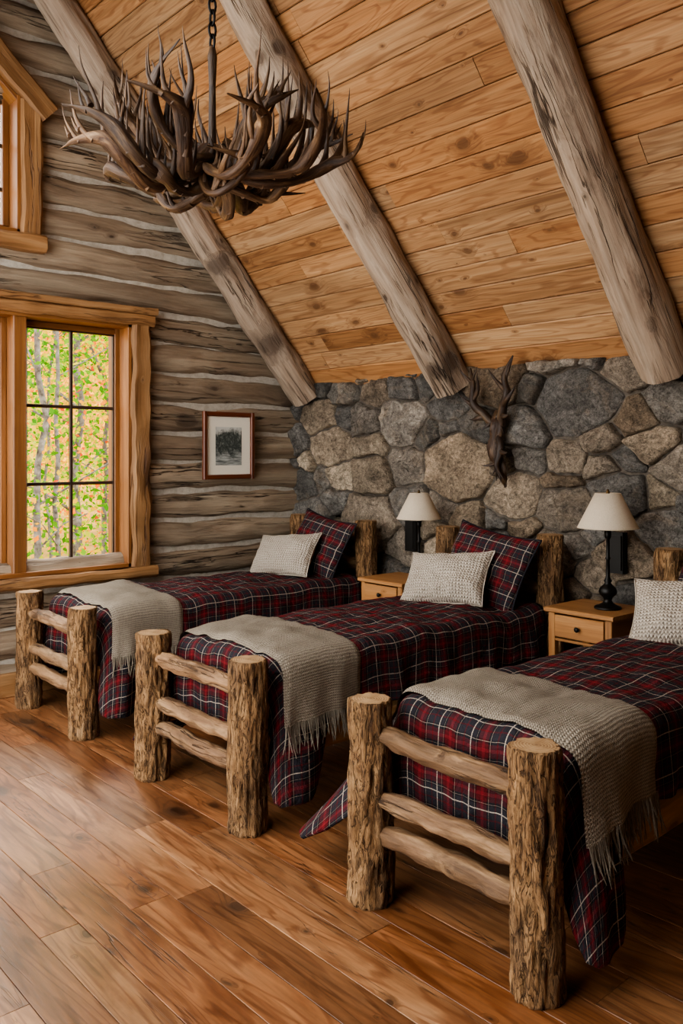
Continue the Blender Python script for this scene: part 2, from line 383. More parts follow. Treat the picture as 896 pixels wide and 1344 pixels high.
slope(-1,SL*.55,SL)
slope(-1,0,SL*.55,XO,XE)  # unseen lower slope, closed only on this part to keep sky light left
cb.build('ceiling')
ew=MB(); ew.add([(XE,YS,0),(XE,SY+.1,0),(XE,SY+.1,CZ),(XE,RY,RZ),(XE,YS,CZ),(XE+.2,YS,0),(XE+.2,SY+.1,0),(XE+.2,SY+.1,CZ),(XE+.2,RY,RZ),(XE+.2,YS,CZ)],[(0,1,2,3,4),(9,8,7,6,5),(0,5,6,1),(1,6,7,2),(2,7,8,3),(3,8,9,4),(4,9,5,0)],blockm,False)
ew.build('wall_east_light_block')  # unseen wall, added so daylight comes in from the left
sw=MB(); beam(sw,(XO,YS-.2,0),(XE,YS,CZ),0,blockm,.0); sw.build('wall_south_light_block')  # unseen partial wall, added to block daylight from behind

# rafters
n_in=Vector((0,-SN,-CS)); sdir=Vector((0,-CS,SN))
for i,(x,r) in enumerate([(-6.0,.138),(-4.28,.140),(-2.55,.152),(-.82,.145)]):
    mb=MB(); a=Vector((0,SY,CZ))+n_in*.10+sdir*.02; b=Vector((0,RY,RZ))+n_in*.10-sdir*.02
    pts=[];rad=[];K=130
    ph=random.random()*9
    for k in range(K+1):
        t=k/K; p=a.lerp(b,t); p=p+Vector((.03*N(t*3,ph),0,0)); pts.append(p); rad.append(r*lerp(1.06,.9,t)*(1+.05*N(t*6,ph+4)))
    tube(mb,pts,rad,rafter,endg,40,rough=.018,rf=1.8,rl=2.8)
    mb.build('roof_rafter',(x,0,0))

# stone wall
sb=MB()
def clip(poly,n,c):
    out=[]
    for i in range(len(poly)):
        a=poly[i];b=poly[(i+1)%len(poly)];da=n[0]*a[0]+n[1]*a[1]-c;db=n[0]*b[0]+n[1]*b[1]-c
        if da<=0: out.append(a)
        if (da<0)!=(db<0) and abs(da-db)>1e-12:
            t=da/(da-db); out.append((a[0]+(b[0]-a[0])*t,a[1]+(b[1]-a[1])*t))
    return out
X0,X1,Z0,Z1=-6.3,XE,-.02,2.40
rsn=random.Random(33); seeds=[]
for tries in range(12000):
    x=rsn.uniform(-6.6,XE+.3); z=rsn.uniform(-.3,2.7)
    if tries<70: rr=rsn.uniform(.20,.27)
    elif tries<3000: rr=rsn.choice([rsn.uniform(.15,.22),rsn.uniform(.10,.15)])
    else: rr=rsn.uniform(.06,.12)
    ok=True
    for (qx,qz,w,qr) in seeds:
        if ((x-qx)*.74)**2+(z-qz)**2<((rr+qr)*.92)**2: ok=False;break
    if ok: seeds.append((x,z,rr*rr*.95,rr))
for i,(px,pz,w,_) in enumerate(seeds):
    poly=[(X0,Z0),(X1,Z0),(X1,Z1),(X0,Z1)]
    for j,(qx,qz,w2,_) in enumerate(seeds):
        if i==j or abs(qx-px)>1.3 or abs(qz-pz)>1.3: continue
        ax=.74*.74
        n=(2*(qx-px)*ax,2*(qz-pz)); c=(qx*qx*ax+qz*qz-w2)-(px*px*ax+pz*pz-w)
        poly=clip(poly,n,c)
        if len(poly)<3: break
    if len(poly)<3: continue
    A=sum(poly[k][0]*poly[(k+1)%len(poly)][1]-poly[(k+1)%len(poly)][0]*poly[k][1] for k in range(len(poly)))/2
    if abs(A)<.002: continue
    q=[]
    for k in range(len(poly)):
        a=poly[k];b=poly[(k+1)%len(poly)]
        q.append((lerp(a[0],b[0],.05),lerp(a[1],b[1],.05)));q.append((lerp(a[0],b[0],.95),lerp(a[1],b[1],.95)))
    cx=sum(a[0] for a in q)/len(q);cz=sum(a[1] for a in q)/len(q)
    o=[]
    for k in range(len(q)):
        a=q[k];b=q[(k+1)%len(q)];d=math.hypot(b[0]-a[0],b[1]-a[1]);n=max(1,int(d/.020))
        for t in range(n): o.append((lerp(a[0],b[0],t/n),lerp(a[1],b[1],t/n)))
    rnd=rsn.random(); h=rsn.uniform(.045,.12); 
    planes=[(rsn.uniform(-.46,.46),rsn.uniform(-.46,.46),rsn.uniform(-.004,.018)) for _ in range(5)]
    vs=[];pv=[];m=len(o)
    RG=[(0,0),(.002,.5),(.007,.84),(.016,.97),(.08,1.0),(.20,1.0),(.32,1.0),(.44,1.0),(.56,1.0),(.68,1.0),(.8,1.0),(.92,1.0)]
    for ri,(sc,df) in enumerate(RG):
        for (a,b) in o:
            wx=.030*N(a*4.2,b*4.2,1.5)+.014*N(a*12,b*12,7); wz=.030*N(a*4.2,b*4.2,8.5)+.014*N(a*12,b*12,17)
            dx=a+wx-cx;dz=b+wz-cz;R=math.hypot(dx,dz)
            if ri<4: k=max(.3,(R-.007-sc-.010*abs(N(a*11,b*11,i))-.005*N(a*30,b*30,i))/R)
            else: k=(1-sc)*max(.3,(R-.026)/R)
            X=cx+dx*k;Z=cz+dz*k
            f=max(-.035,min(pa*(X-cx)+pb*(Z-cz)+pc for pa,pb,pc in planes))
            dep=h*df+f*df
            if df>.4: dep+=(.026*N(X*6+i,Z*6,3)+.016*N(X*17+i,Z*17,5)+.010*N(X*40,Z*40,i))*df
            vs.append((X,5.0-(-.03 if ri==0 else max(dep,.014)),Z)); pv.append((X,Z,dep))
    f=min(pc for pa,pb,pc in planes)
    vs.append((cx,5.0-h-f,cz));pv.append((cx,cz,h))
    fs=[];nr=len(RG)-1
    for rr in range(nr):
        for k in range(m):
            l=(k+1)%m; fs.append((rr*m+k,rr*m+l,(rr+1)*m+l,(rr+1)*m+k))
    for k in range(m): fs.append((nr*m+k,nr*m+(k+1)%m,len(vs)-1))
    sb.add(vs,fs,stone,True,pv,rnd)
nx,nz=240,74;vs=[];fs=[]
for i in range(nx+1):
    for j in range(nz+1):
        X=lerp(X0,X1,i/nx);Z=lerp(Z0,Z1,j/nz); vs.append((X,4.996+.010*N(X*8,Z*8),Z))
for i in range(nx):
    for j in range(nz): a=i*(nz+1)+j; fs.append((a,a+nz+1,a+nz+2,a+1))
sb.add(vs,fs,mortar)
sb.add([(X0,5.03,Z0),(X1,5.03,Z0),(X1,5.03,Z1+.1),(X0,5.03,Z1+.1),(X0,5.2,Z0),(X1,5.2,Z0),(X1,5.2,Z1+.1),(X0,5.2,Z1+.1)],[(0,1,2,3),(7,6,5,4),(0,4,5,1),(1,5,6,2),(2,6,7,3),(3,7,4,0)],mortar,False)
sb.build('wall_stone')

# ---------------------------------------------------------------- log wall with openings
W1=(.62,3.25,.86,2.79)            # y0,y1,z0,z1
W2H=.47                            # half width of gable window
def w2top(y): return 4.34+ (W2H-abs(y-RY))*.91
def openings(z):
    o=[]
    if W1[2]<z<W1[3]: o.append((W1[0],W1[1]))
    if z>3.36:
        if z<4.34: o.append((RY-W2H,RY+W2H))
        elif z<4.34+W2H*.91:
            hh=W2H-(z-4.34)/.91; o.append((RY-hh,RY+hh))
    return o
def spans(z,ext=0):
    hi=SY+.15 if z<CZ else min(SY+.15,SY-(z-CZ)/TN+.12+ext)
    lo=2*RY-hi
    if hi-lo<.1: return []
    segs=[(lo,hi)]
    for a,b in openings(z):
        ns=[]
        for s,e in segs:
            if b<=s or a>=e: ns.append((s,e)); continue
            if a>s: ns.append((s,a))
            if b<e: ns.append((b,e))
        segs=ns
    return segs
lw=MB(); z=.115; dz=.243
while z<RZ:
    ph=random.random()*20; rr=random.random()
    hh=dz*.5*random.uniform(.93,.99)
    for s,e in spans(z):
        if e-s<.03: continue
        n=max(2,int((e-s)/.05)); pts=[];rad=[]
        for i in range(n+1):
            yy=lerp(s,e,i/n); pts.append((WX-.12+.016*N(yy*1.3,ph),yy,z+.020*N(yy*.9,ph+5))); rad.append(hh*(1+.08*N(yy*1.1,ph+11)))
        tube(lw,pts,rad,logwall,endg,30,rough=.020,rf=1.8,rl=3.2,rnd=rr,sup=2.4,up=Vector((0,0,1)))
    z+=dz
z=-.02
while z<RZ:
    for s,e in spans(z+.025):
        if e-s>.01: beam(lw,(WX-.30,s,z),(WX-.055,e,z+.0505),1,chink,.0,rnd=0)
    z+=.05
lw.build('wall_log')
bb=MB(); beam(bb,(WX-.01,-1.2,0),(WX+.035,4.98,.17),1,casing,.006); bb.build('baseboard_log_wall')

# window 1
w=MB()
y0,y1,z0,z1=W1
xi=WX+.055
beam(w,(xi-.12,y0-.30,z1-.005),(xi+.03,y1+.19,z1+.09),1,casing,.018,rough=.012)      # head
beam(w,(xi-.12,y0-.32,z1+.085),(xi+.055,y1+.205,z1+.135),1,casing,.01,rough=.010)
beam(w,(xi-.12,y0-.32,z0-.09),(xi+.065,y1+.20,z0-.005),1,casing,.02,rough=.012)         # stool
beam(w,(xi-.1,y1,z0),(xi+.02,y1+.17,z1),2,casing,.03,rough=.022)
beam(w,(xi-.1,y0-.17,z0),(xi+.02,y0,z1),2,casing,.03,rough=.022)
beam(w,(WX-.30,y1-.03,z0),(xi-.01,y1+.001,z1),2,sash,.003); beam(w,(WX-.30,y0-.001,z0),(xi-.01,y0+.03,z1),2,sash,.003)
beam(w,(WX-.30,y0,z1-.03),(xi-.01,y1,z1+.001),1,sash,.003); beam(w,(WX-.30,y0,z0-.001),(xi-.01,y1,z0+.03),1,sash,.003)
def sashunit(w,a,b,c,d,xs,cols,rows,st=.045):
    beam(w,(xs-.025,a,c),(xs+.025,a+st,d),2,sash,.006); beam(w,(xs-.025,b-st,c),(xs+.025,b,d),2,sash,.006)
    beam(w,(xs-.024,a,c),(xs+.024,b,c+st*1.1),1,sash,.006); beam(w,(xs-.024,a,d-st),(xs+.024,b,d),1,sash,.006)
    g=.012
    beam(w,(xs-.012,a+st,c+st),(xs+.014,a+st+g,d-st),2,muntin,.002); beam(w,(xs-.012,b-st-g,c+st),(xs+.014,b-st,d-st),2,muntin,.002)
    beam(w,(xs-.012,a+st,c+st),(xs+.014,b-st,c+st+g),1,muntin,.002); beam(w,(xs-.012,a+st,d-st-g),(xs+.014,b-st,d-st),1,muntin,.002)
    for i in range(1,cols):
        q=lerp(a+st,b-st,i/cols); beam(w,(xs-.012,q-.013,c+st),(xs+.014,q+.013,d-st),2,muntin,.004)
    for i in range(1,rows):
        q=lerp(c+st,d-st,i/rows); beam(w,(xs-.011,a+st,q-.013),(xs+.013,b-st,q+.013),1,muntin,.004)
    w.add([(xs,a+st,c+st),(xs,b-st,c+st),(xs,b-st,d-st),(xs,a+st,d-st)],[(0,1,2,3)],glass,False)
xs=WX-.13
units=[(2.42,3.225),(1.52,2.32),(.65,1.43)]
for a,b in units: sashunit(w,a,b,z0+.03,z1-.03,xs,2,3)
for q in (2.37,1.475): beam(w,(WX-.2,q-.05,z0+.02),(xi-.03,q+.05,z1-.02),2,sash,.008)
tube(w,[(xs+.03,2.68,z0+.05),(xs+.07,2.72,z0+.055),(xs+.08,2.80,z0+.06),(xs+.08,2.88,z0+.055)],[.012,.012,.009,.012],iron,None,10)
beam(w,(xs+.02,2.66,z0+.03),(xs+.06,2.78,z0+.055),1,iron,.005)
w.build('window_1')

# window 2 (gable)
w=MB(); a,b=RY-W2H,RY+W2H; zb=3.36; zs=4.34; pk=zs+W2H*.91
beam(w,(xi-.12,a-.18,zb-.12),(xi+.05,b+.17,zb),1,casing,.02,rough=.012)
beam(w,(xi-.1,b,zb),(xi+.02,b+.15,zs+.0),2,casing,.02,rough=.014)
beam(w,(xi-.1,a-.15,zb),(xi+.02,a,zs+.0),2,casing,.02,rough=.014)
ang=math.atan(.91); ln=math.hypot(W2H+.17,(W2H+.17)*.91)
for sg in (1,-1):
    base=Matrix.Translation((0,RY+sg*(W2H+.15),zs-.15*.91))@Matrix.Rotation((pi-ang) if sg>0 else ang,4,'X')
    if sg>0: beam(w,(xi-.12,0,-.17),(xi+.04,ln-.02,0.0),1,casing,.02,rough=.012,tf=base)
    else: beam(w,(xi-.12,0,0.0),(xi+.04,ln-.02,.17),1,casing,.02,rough=.012,tf=base)
    if sg>0: beam(w,(WX-.3,.1,0.0),(xi-.02,ln-.1,.03),1,sash,.003,tf=base)
    else: beam(w,(WX-.3,.1,-.03),(xi-.02,ln-.1,0.0),1,sash,.003,tf=base)
beam(w,(WX-.3,b-.03,zb),(xi-.01,b+.001,zs+.02),2,sash,.003); beam(w,(WX-.3,a-.001,zb),(xi-.01,a+.03,zs+.02),2,sash,.003)
beam(w,(WX-.3,a,zb-.001),(xi-.01,b,zb+.03),1,sash,.003)
beam(w,(xs-.02,b-.08,zb+.03),(xs+.025,b-.03,zs+.02),2,sash,.005); beam(w,(xs-.02,a+.03,zb+.03),(xs+.025,a+.08,zs+.02),2,sash,.005)
beam(w,(xs-.02,a+.03,zb+.03),(xs+.025,b-.03,zb+.08),1,sash,.005)
for q,t in ((RY,pk-.05),(RY+.2,w2top(RY+.2)-.03),(RY-.2,w2top(RY-.2)-.03)): beam(w,(xs-.012,q-.013,zb+.08),(xs+.014,q+.013,t),2,muntin,.003)
for q in (3.70,4.02,4.34): 
    hw_=W2H-.05 if q<4.3 else W2H-.07
    beam(w,(xs-.011,RY-hw_,q-.013),(xs+.013,RY+hw_,q+.013),1,muntin,.003)
w.add([(xs,a,zb),(xs,b,zb),(xs,b,zs),(xs,RY,pk),(xs,a,zs)],[(0,1,2,3,4)],glass,False)
w.build('window_2')

# ---------------------------------------------------------------- picture
def photo_mat():
    m=M('framed_landscape_print',.4,.4); v=m.attr('puv'); s=m.sep(v)
    n=m.noise(v,45,8,.8); n2=m.noise(m.map(v,(0,14,14)),1,5,.7)
    zz=m.math('ADD',m.math('MULTIPLY',s[2],6.5),m.math('MULTIPLY',m.math('SUBTRACT',n2,.5),1.6))
    tree=m.ramp(m.math('ABSOLUTE',m.math('SUBTRACT',zz,.15)),[(.45,1.0),(.8,0.0)])
    water=m.noise(m.map(v,(0,8,70)),1,4,.6)
    bgc=m.mix(m.ramp(m.math('ADD',zz,.5),[(.2,1.0),(.5,0.0)]),hx('#c4c5be'),m.ramp(water,[(.35,hx('#5a605e')),(.65,hx('#b4b8b3'))]))
    c=m.mix(tree,bgc,m.ramp(n,[(.35,hx('#0d1110')),(.55,hx('#4f5652')),(.7,hx('#b0b3af'))])); m.color(c); return m.m
pf=MB(); x=WX+.045; pc=(4.165,1.83); hw,hh=.265,.29
for sy in (-1,1): beam(pf,(0,sy*hw-(.04 if sy>0 else 0),-hh),(.035,sy*hw+(.04 if sy<0 else 0),hh),2,framew,.008)
for sz in (-1,1): beam(pf,(0,-hw+.04,sz*hh-(.04 if sz>0 else 0)),(.034,hw-.04,sz*hh+(.04 if sz<0 else 0)),1,framew,.008)
matm=plain('mat_board','#e4dece',.9)
beam(pf,(0,-hw+.03,-hh+.03),(.012,hw-.03,hh-.03),2,matm,.001)
pf.add([(.0135,-.135,-.17),(.0135,.135,-.17),(.0135,.135,.16),(.0135,-.135,.16)],[(0,1,2,3)],photo_mat(),False)
pf.build('picture_frame',(x,pc[0],pc[1]))

# ---------------------------------------------------------------- beds
TOP=.765; RD=.075; BL=2.42
tick=plain('mattress_ticking','#1e1a1a',.9)
class Bed:
    def __init__(s,hwp,fl,fr,seed): s.hwp=hwp; s.hw=hwp+.035; s.fl=fl; s.fr=fr; s.sd=seed
    def topz(s,x,y):
        e=1-(abs(x)/s.hw)**2.5
        return TOP+.02*max(0,e)+.026*N(x*2.6+s.sd,y*2.2)+.015*N(x*7+s.sd,y*6,4)+.009*N(x*16+s.sd,y*9,7)-.02*sst(.4,.1,y)
    def off(s,side,y,p,sideness=1.0):
        q=RD*pi/2
        if p<=q: o=RD*math.sin(p/RD); d=RD*(1-math.cos(p/RD))
        else: o=RD; d=RD+(p-q)
        t=max(0,d-RD)/.55
        g=(sst(.85,.35,y) if side<0 else sst(.55,.25,y))*sideness**2
        fl=(s.fl if side<0 else s.fr)
        o+=g*fl*(t**1.05)
        fold=(.022*math.sin(y*15+s.sd*3+side)+.016*math.sin(y*31+s.sd*5))*min(1,t*1.3)*sideness
        fold+=.024*N(y*11,s.sd*4+side,p*2)*min(1,t*2)*sideness
        ffold=.010*N(p*3,s.sd+side*3,y*2)*min(1,t*2)
        o+=fold+ffold+.012*min(1,t*3)*(1-g)
        return o,d,g*t
    def side_pos(s,side,y,p,n=0.0):
        o,d,gt=s.off(side,y,p)
        q=RD*pi/2; a=min(p,q)/RD
        yy=y-.10*gt
        w0=s.hw-RD
        return Vector((side*(w0+o+n*math.sin(a)),yy,s.topz(side*w0,y)-d+n*math.cos(a)))
def make_bed(xc,hwp,fl,fr,seed):
    Y0=2.31
    B=Bed(hwp,fl,fr,seed)
    rs=random.Random(seed)
    fr_=MB()
    for sx in (-1,1):
        for (py,h,r) in ((0,.795,.092),(BL,1.22,.088)):
            r*=rs.uniform(.95,1.05); lean=rs.uniform(-.006,.006)
            h*=rs.uniform(.985,1.015)
            pts=[(sx*hwp,py,0.0),(sx*hwp,py,.012)];rad=[r*.97,r*1.03]
            n=int(h/.014)
            for i in range(1,n):
                t=i/n; pts.append((sx*hwp+lean*t,py+lean*t,.012+t*(h-.03))); rad.append(r*(1.03-.05*t)*(1+.05*N(t*5,seed+sx+py)))
            pts+= [(sx*hwp+lean,py,h-.012),(sx*hwp+lean,py,h-.003),(sx*hwp+lean,py,h)]; rad+=[r*.975,r*.945,r*.90]
            tube(fr_,pts,rad,bark,endg,56,rough=.010,rf=2.2,rl=4,rnd=rs.random(),ridge=.014)
    def rail(y,z,r,x0=-hwp+.03,x1=hwp-.03):
        pts=[];rad=[];n=40;ph=rs.random()*20
        for i in range(n+1):
            t=i/n; pts.append((lerp(x0,x1,t),y+.008*N(t*3,ph),z+.014*N(t*2.5,ph+3)))
            e=min(t,1-t); rad.append(r*lerp(.74,1.0,sst(.05,.17,e))*(1+.10*N(t*6,ph)))
        tube(fr_,pts,rad,railm,endg,22,rough=.010,rf=1.6,rl=9,rnd=rs.random())
    for z,r in ((.655,.043),(.415,.041),(.285,.042)): rail(0,z,r)
    for z,r in ((.55,.045),(.86,.05),(1.06,.052)): rail(BL,z,r)
    for sx in (-1,1):
        beam(fr_,(sx*hwp-.035,.06,.285),(sx*hwp+.035,BL-.06,.425),1,siderail,.02,rough=.006,seg=40)
    for i in range(9): beam(fr_,(-hwp+.03,.2+i*.26,.36),(hwp-.03,.29+i*.26,.38),0,siderail,.003)
    fr_.build('log_bed',(xc,Y0,0))
    mt=MB(); mw=B.hw-.06
    beam(mt,(-mw,.17,.385),(mw,BL-.1,.68),1,tick,.04)
    mt.build('mattress',(xc,Y0,0))
    w0=B.hw-RD; y0=.125+RD; ye=BL-.115; rc=.05; out=[]
    n=int((ye-y0-rc)/.018)
    for i in range(n): out.append((-w0,lerp(ye,y0+rc,i/n),-1,0))
    for i in range(8):
        a=pi+ (pi/2)*i/8; out.append((-w0+rc+rc*math.cos(a),y0+rc+rc*math.sin(a),math.cos(a),math.sin(a)))
    n2=int((2*w0-2*rc)/.022)
    for i in range(n2): out.append((lerp(-w0+rc,w0-rc,i/n2),y0,0,-1))
    for i in range(8):
        a=1.5*pi+(pi/2)*i/8; out.append((w0-rc+rc*math.cos(a),y0+rc+rc*math.sin(a),math.cos(a),math.sin(a)))
    for i in range(n+1): out.append((w0,lerp(y0+rc,ye,i/n),1,0))
    NP=30;NQ=22;vs=[];pv=[];col=NP+NQ
    for (ox,oy,nx_,ny_) in out:
        side=-1 if ox<0 else 1; sn=abs(nx_)
        st=sst(.48,.72,oy+.03*N(oy*9,seed)) if side<0 else sst(.34,.48,oy+.03*N(oy*9,seed))
        hem_side=lerp(.13 if side<0 else .15,.455,st)+.014*math.sin(oy*9+seed)
        hem=lerp(.33,hem_side,sst(.65,.98,sn))
        zt=B.topz(ox,oy); pl=(zt-hem-RD)+RD*pi/2
        cyy=max(oy,y0+w0)
        for k in range(NQ):
            t=k/NQ; X=lerp(0,ox,t);Y=lerp(min(cyy,ye),oy,t)
            vs.append((X,Y,B.topz(X,Y))); pv.append((X,Y,0))
        for k in range(NP):
            p=pl*k/(NP-1)
            o,d,gt=B.off(side,oy,p,sn)
            if sn<.99: o+= .010*math.sin(ox*22+seed)*min(1,d*2)*(1-sn)
            vs.append((ox+nx_*o,oy+ny_*o-.14*gt*sn,zt-d)); pv.append((ox+nx_*p,oy+ny_*p,0))
    fs=[]
    for i in range(len(out)-1):
        for k in range(col-1): a=i*col+k; fs.append((a,a+1,a+col+1,a+col))
    dv=MB(); dv.add(vs,fs,plaid,True,pv,0); ob=dv.build('plaid_duvet',(xc,Y0,0))
    md=ob.modifiers.new('weld','WELD'); md.merge_threshold=.0005
    md=ob.modifiers.new('thick','SOLIDIFY'); md.thickness=.014; md.offset=0
    th=MB(); hl=RD*pi/2
    aL=-(w0+hl+.13); aR=w0+hl+.20; na=84;nb=34
    def tp(a,b,nn=.022):
        t=(a-aL)/(aR-aL); y=lerp(lerp(.20,.165,t),lerp(.74,.66,t),b)+.018*N(t*4,seed+b*2)
        wr=.010*max(0,N(a*5+seed,y*9))+.003
        if abs(a)<=w0: return Vector((a,y,B.topz(a,y)+nn+wr))
        sd=1 if a>0 else -1; p=abs(a)-w0
        return B.side_pos(sd,y,p,nn+wr)
    vs=[];pv=[];fs=[]
    for i in range(na+1):
        for j in range(nb+1):
            a=lerp(aL,aR,i/na)
            if i==na: a+=.01*N(j*.5,seed)
            e=min(j,nb-j)/nb; vs.append(tp(a,j/nb,.013+.014*sst(0,.06,e))); pv.append((a,j/nb*.52,0))
    for i in range(na):
        for j in range(nb): q=i*(nb+1)+j; fs.append((q,q+nb+1,q+nb+2,q+1))
    th.add(vs,fs,throwm,True,pv,0)
    for a_,ln_,cnt in ((aR,.13,64),(aL,.06,40)):
        for i in range(cnt):
            b=(i+.5)/cnt; s0=tp(a_,b,.022); sd=1 if a_>0 else -1
            L=ln_*rs.uniform(.75,1.2); dy=rs.uniform(-.035,.035); dx=rs.uniform(0,.03)*sd
            pts=[s0+Vector((0,0,.006)),s0+Vector((.004*sd+dx*.2,dy*.15,-L*.3)),s0+Vector((.006*sd+dx*.6,dy*.5,-L*.65)),s0+Vector((.006*sd+dx,dy,-L))]
            tube(th,pts,[.0036,.003,.0026,.0014],throwm,None,5)
    ob=th.build('throw_blanket',(xc,Y0,0))
    return B

def pillow(name,w,h,t,mat,loc,rx,rz,roll=0,seed=0):
    mb=MB(); n=40; vs=[];pv=[];fs=[]
    for sd in (1,-1):
        for i in range(n+1):
            for j in range(n+1):
                u=-1+2*i/n; v=-1+2*j/n
                X=u*w/2; Z=v*h/2
                X*=1-.08*(1-v*v)*(abs(u)**3); Z*=1-.11*(1-u*u)*(abs(v)**3)
                k=max(0,(1-abs(u)**2.4))**.55*max(0,(1-abs(v)**2.4))**.55
                Y=sd*t/2*k*(1+.25*N(u*1.7+seed,v*1.7,sd))+.016*N(u*4+seed,v*4,sd*2)*k
                Y+=sd*.008*k*math.sin(math.atan2(v,u)*11+seed)*max(abs(u),abs(v))
                vs.append((X,Y,Z)); pv.append((X,Z,0))
    m=(n+1)**2
    for s in range(2):
        for i in range(n):
            for j in range(n):
                a=s*m+i*(n+1)+j; q=(a,a+n+1,a+n+2,a+1); fs.append(q if s==0 else tuple(reversed(q)))
    mb.add(vs,fs,mat,True,pv,0)
    ring=[vs[i*(n+1)] for i in range(n)]+[vs[n*(n+1)+j] for j in range(n)]+[vs[(n-i)*(n+1)+n] for i in range(n)]+[vs[n-j] for j in range(n)]
    tube(mb,ring,[.006]*len(ring),mat,None,6,closed=True)
    ob=mb.build(name,loc); ob.rotation_euler=(Matrix.Rotation(rz,4,'Z')@Matrix.Rotation(rx,4,'X')@Matrix.Rotation(roll,4,'Y')).to_euler()
    ob.modifiers.new('weld','WELD').merge_threshold=.0004
    return ob

for (xc,hwp,fl,fr,seed) in ((-5.43,.432,.26,.18,1),(-3.695,.445,.28,.18,2),(-2.03,.392,.42,.15,3)):
    make_bed(xc,hwp,fl,fr,seed)
    pillow('plaid_pillow',.76,.54,.19,plaid,(xc+.08,4.51,1.0),math.radians(-24),math.radians(-6),math.radians(7),seed)
    pillow('knit_pillow',.62,.40,.20,knit,(xc-.03,4.24,.935),math.radians(-36),math.radians(9),math.radians(-6),seed+5)

# ---------------------------------------------------------------- nightstands
def nightstand(xc,yc):
    n=MB(); H=.82; hw=.215; hd=.21
    beam(n,(-hw-.02,-hd-.02,H-.028),(hw+.02,hd+.01,H),0,stand,.006)
    for sx in (-1,1):
        for sy in (-1,1): beam(n,(sx*hw,sy*hd,0),(sx*(hw-.045),sy*(hd-.045),H-.028),2,stand,.004)
        beam(n,(sx*(hw-.006),-hd+.04,H-.20),(sx*(hw-.026),hd-.04,H-.028),1,stand,.002)
    beam(n,(-hw+.04,hd-.026,H-.20),(hw-.04,hd-.006,H-.028),0,stand,.002)
    beam(n,(-hw+.04,-hd+.006,H-.20),(hw-.04,-hd+.026,H-.185),0,stand,.002)
    beam(n,(-hw+.05,-hd-.006,H-.175),(hw-.05,-hd+.015,H-.04),0,stand,.006)
    beam(n,(-hw+.02,-hd+.02,.2),(hw-.02,hd-.02,.222),0,stand,.003)
    tf=Matrix.Translation((0,-hd-.006,H-.107))@Matrix.Rotation(pi/2,4,'X')
    lathe(n,[(.005,0),(.006,.01),(.015,.018),(.016,.026),(.010,.032),(.001,.033)],iron,16,tf)
    n.build('nightstand',(xc,yc,0))
for xc in (-4.51,-2.83): nightstand(xc,4.62)

bulbm=plain('bulb_glass','#e8e4da',.3)
def lamp(x,y,s=1.0):
    l=MB()
    prof=[(.075,0),(.078,.006),(.074,.014),(.05,.022),(.03,.035),(.022,.05),(.028,.065),(.046,.082),(.052,.10),(.044,.122),(.026,.138),(.017,.15),(.024,.16),(.017,.17),(.012,.185),(.0105,.28),(.017,.29),(.0105,.30),(.010,.40),(.018,.41),(.020,.45),(.006,.46),(.004,.66)]
    lathe(l,prof,iron,24)
    lathe(l,[(.001,.655),(.010,.66),(.012,.67),(.006,.685),(.001,.69)],brass,14)
    lathe(l,[(.012,.455),(.02,.48),(.03,.51),(.026,.54),(.001,.56)],bulbm,16)
    zb,zt=.465,.665
    lathe(l,[(.172,zb),(.122,lerp(zb,zt,.5)),(.072,zt),(.069,zt),(.119,lerp(zb,zt,.5)),(.169,zb)],shadem,48,cap=False)
    for z,r in ((zb+.002,.171),(zt-.002,.071)): tube(l,[(r*math.cos(a*pi/24),r*math.sin(a*pi/24),z) for a in range(48)],[.003]*48,shadem,None,6,closed=True)
    for a in (0,2*pi/3,4*pi/3): tube(l,[(0,0,zt-.004),(.07*math.cos(a),.07*math.sin(a),zt-.004)],[.002,.002],iron,None,5)
    ob=l.build('table_lamp',(x,y,.82)); ob.scale=(s,s,s)
lamp(-4.36,4.66,.97); lamp(-2.765,4.62,1.05)

for x,z in ((-4.66,1.12),(-2.86,1.13)):  # dark box of unknown use behind each lamp
    b=MB(); beam(b,(-.06,-.02,-.13),(.06,.03,.13),2,iron,.012); beam(b,(-.045,-.028,-.11),(.045,-.015,.11),2,iron,.006)
    b.build('dark_box_behind_lamp',(x,4.89,z))

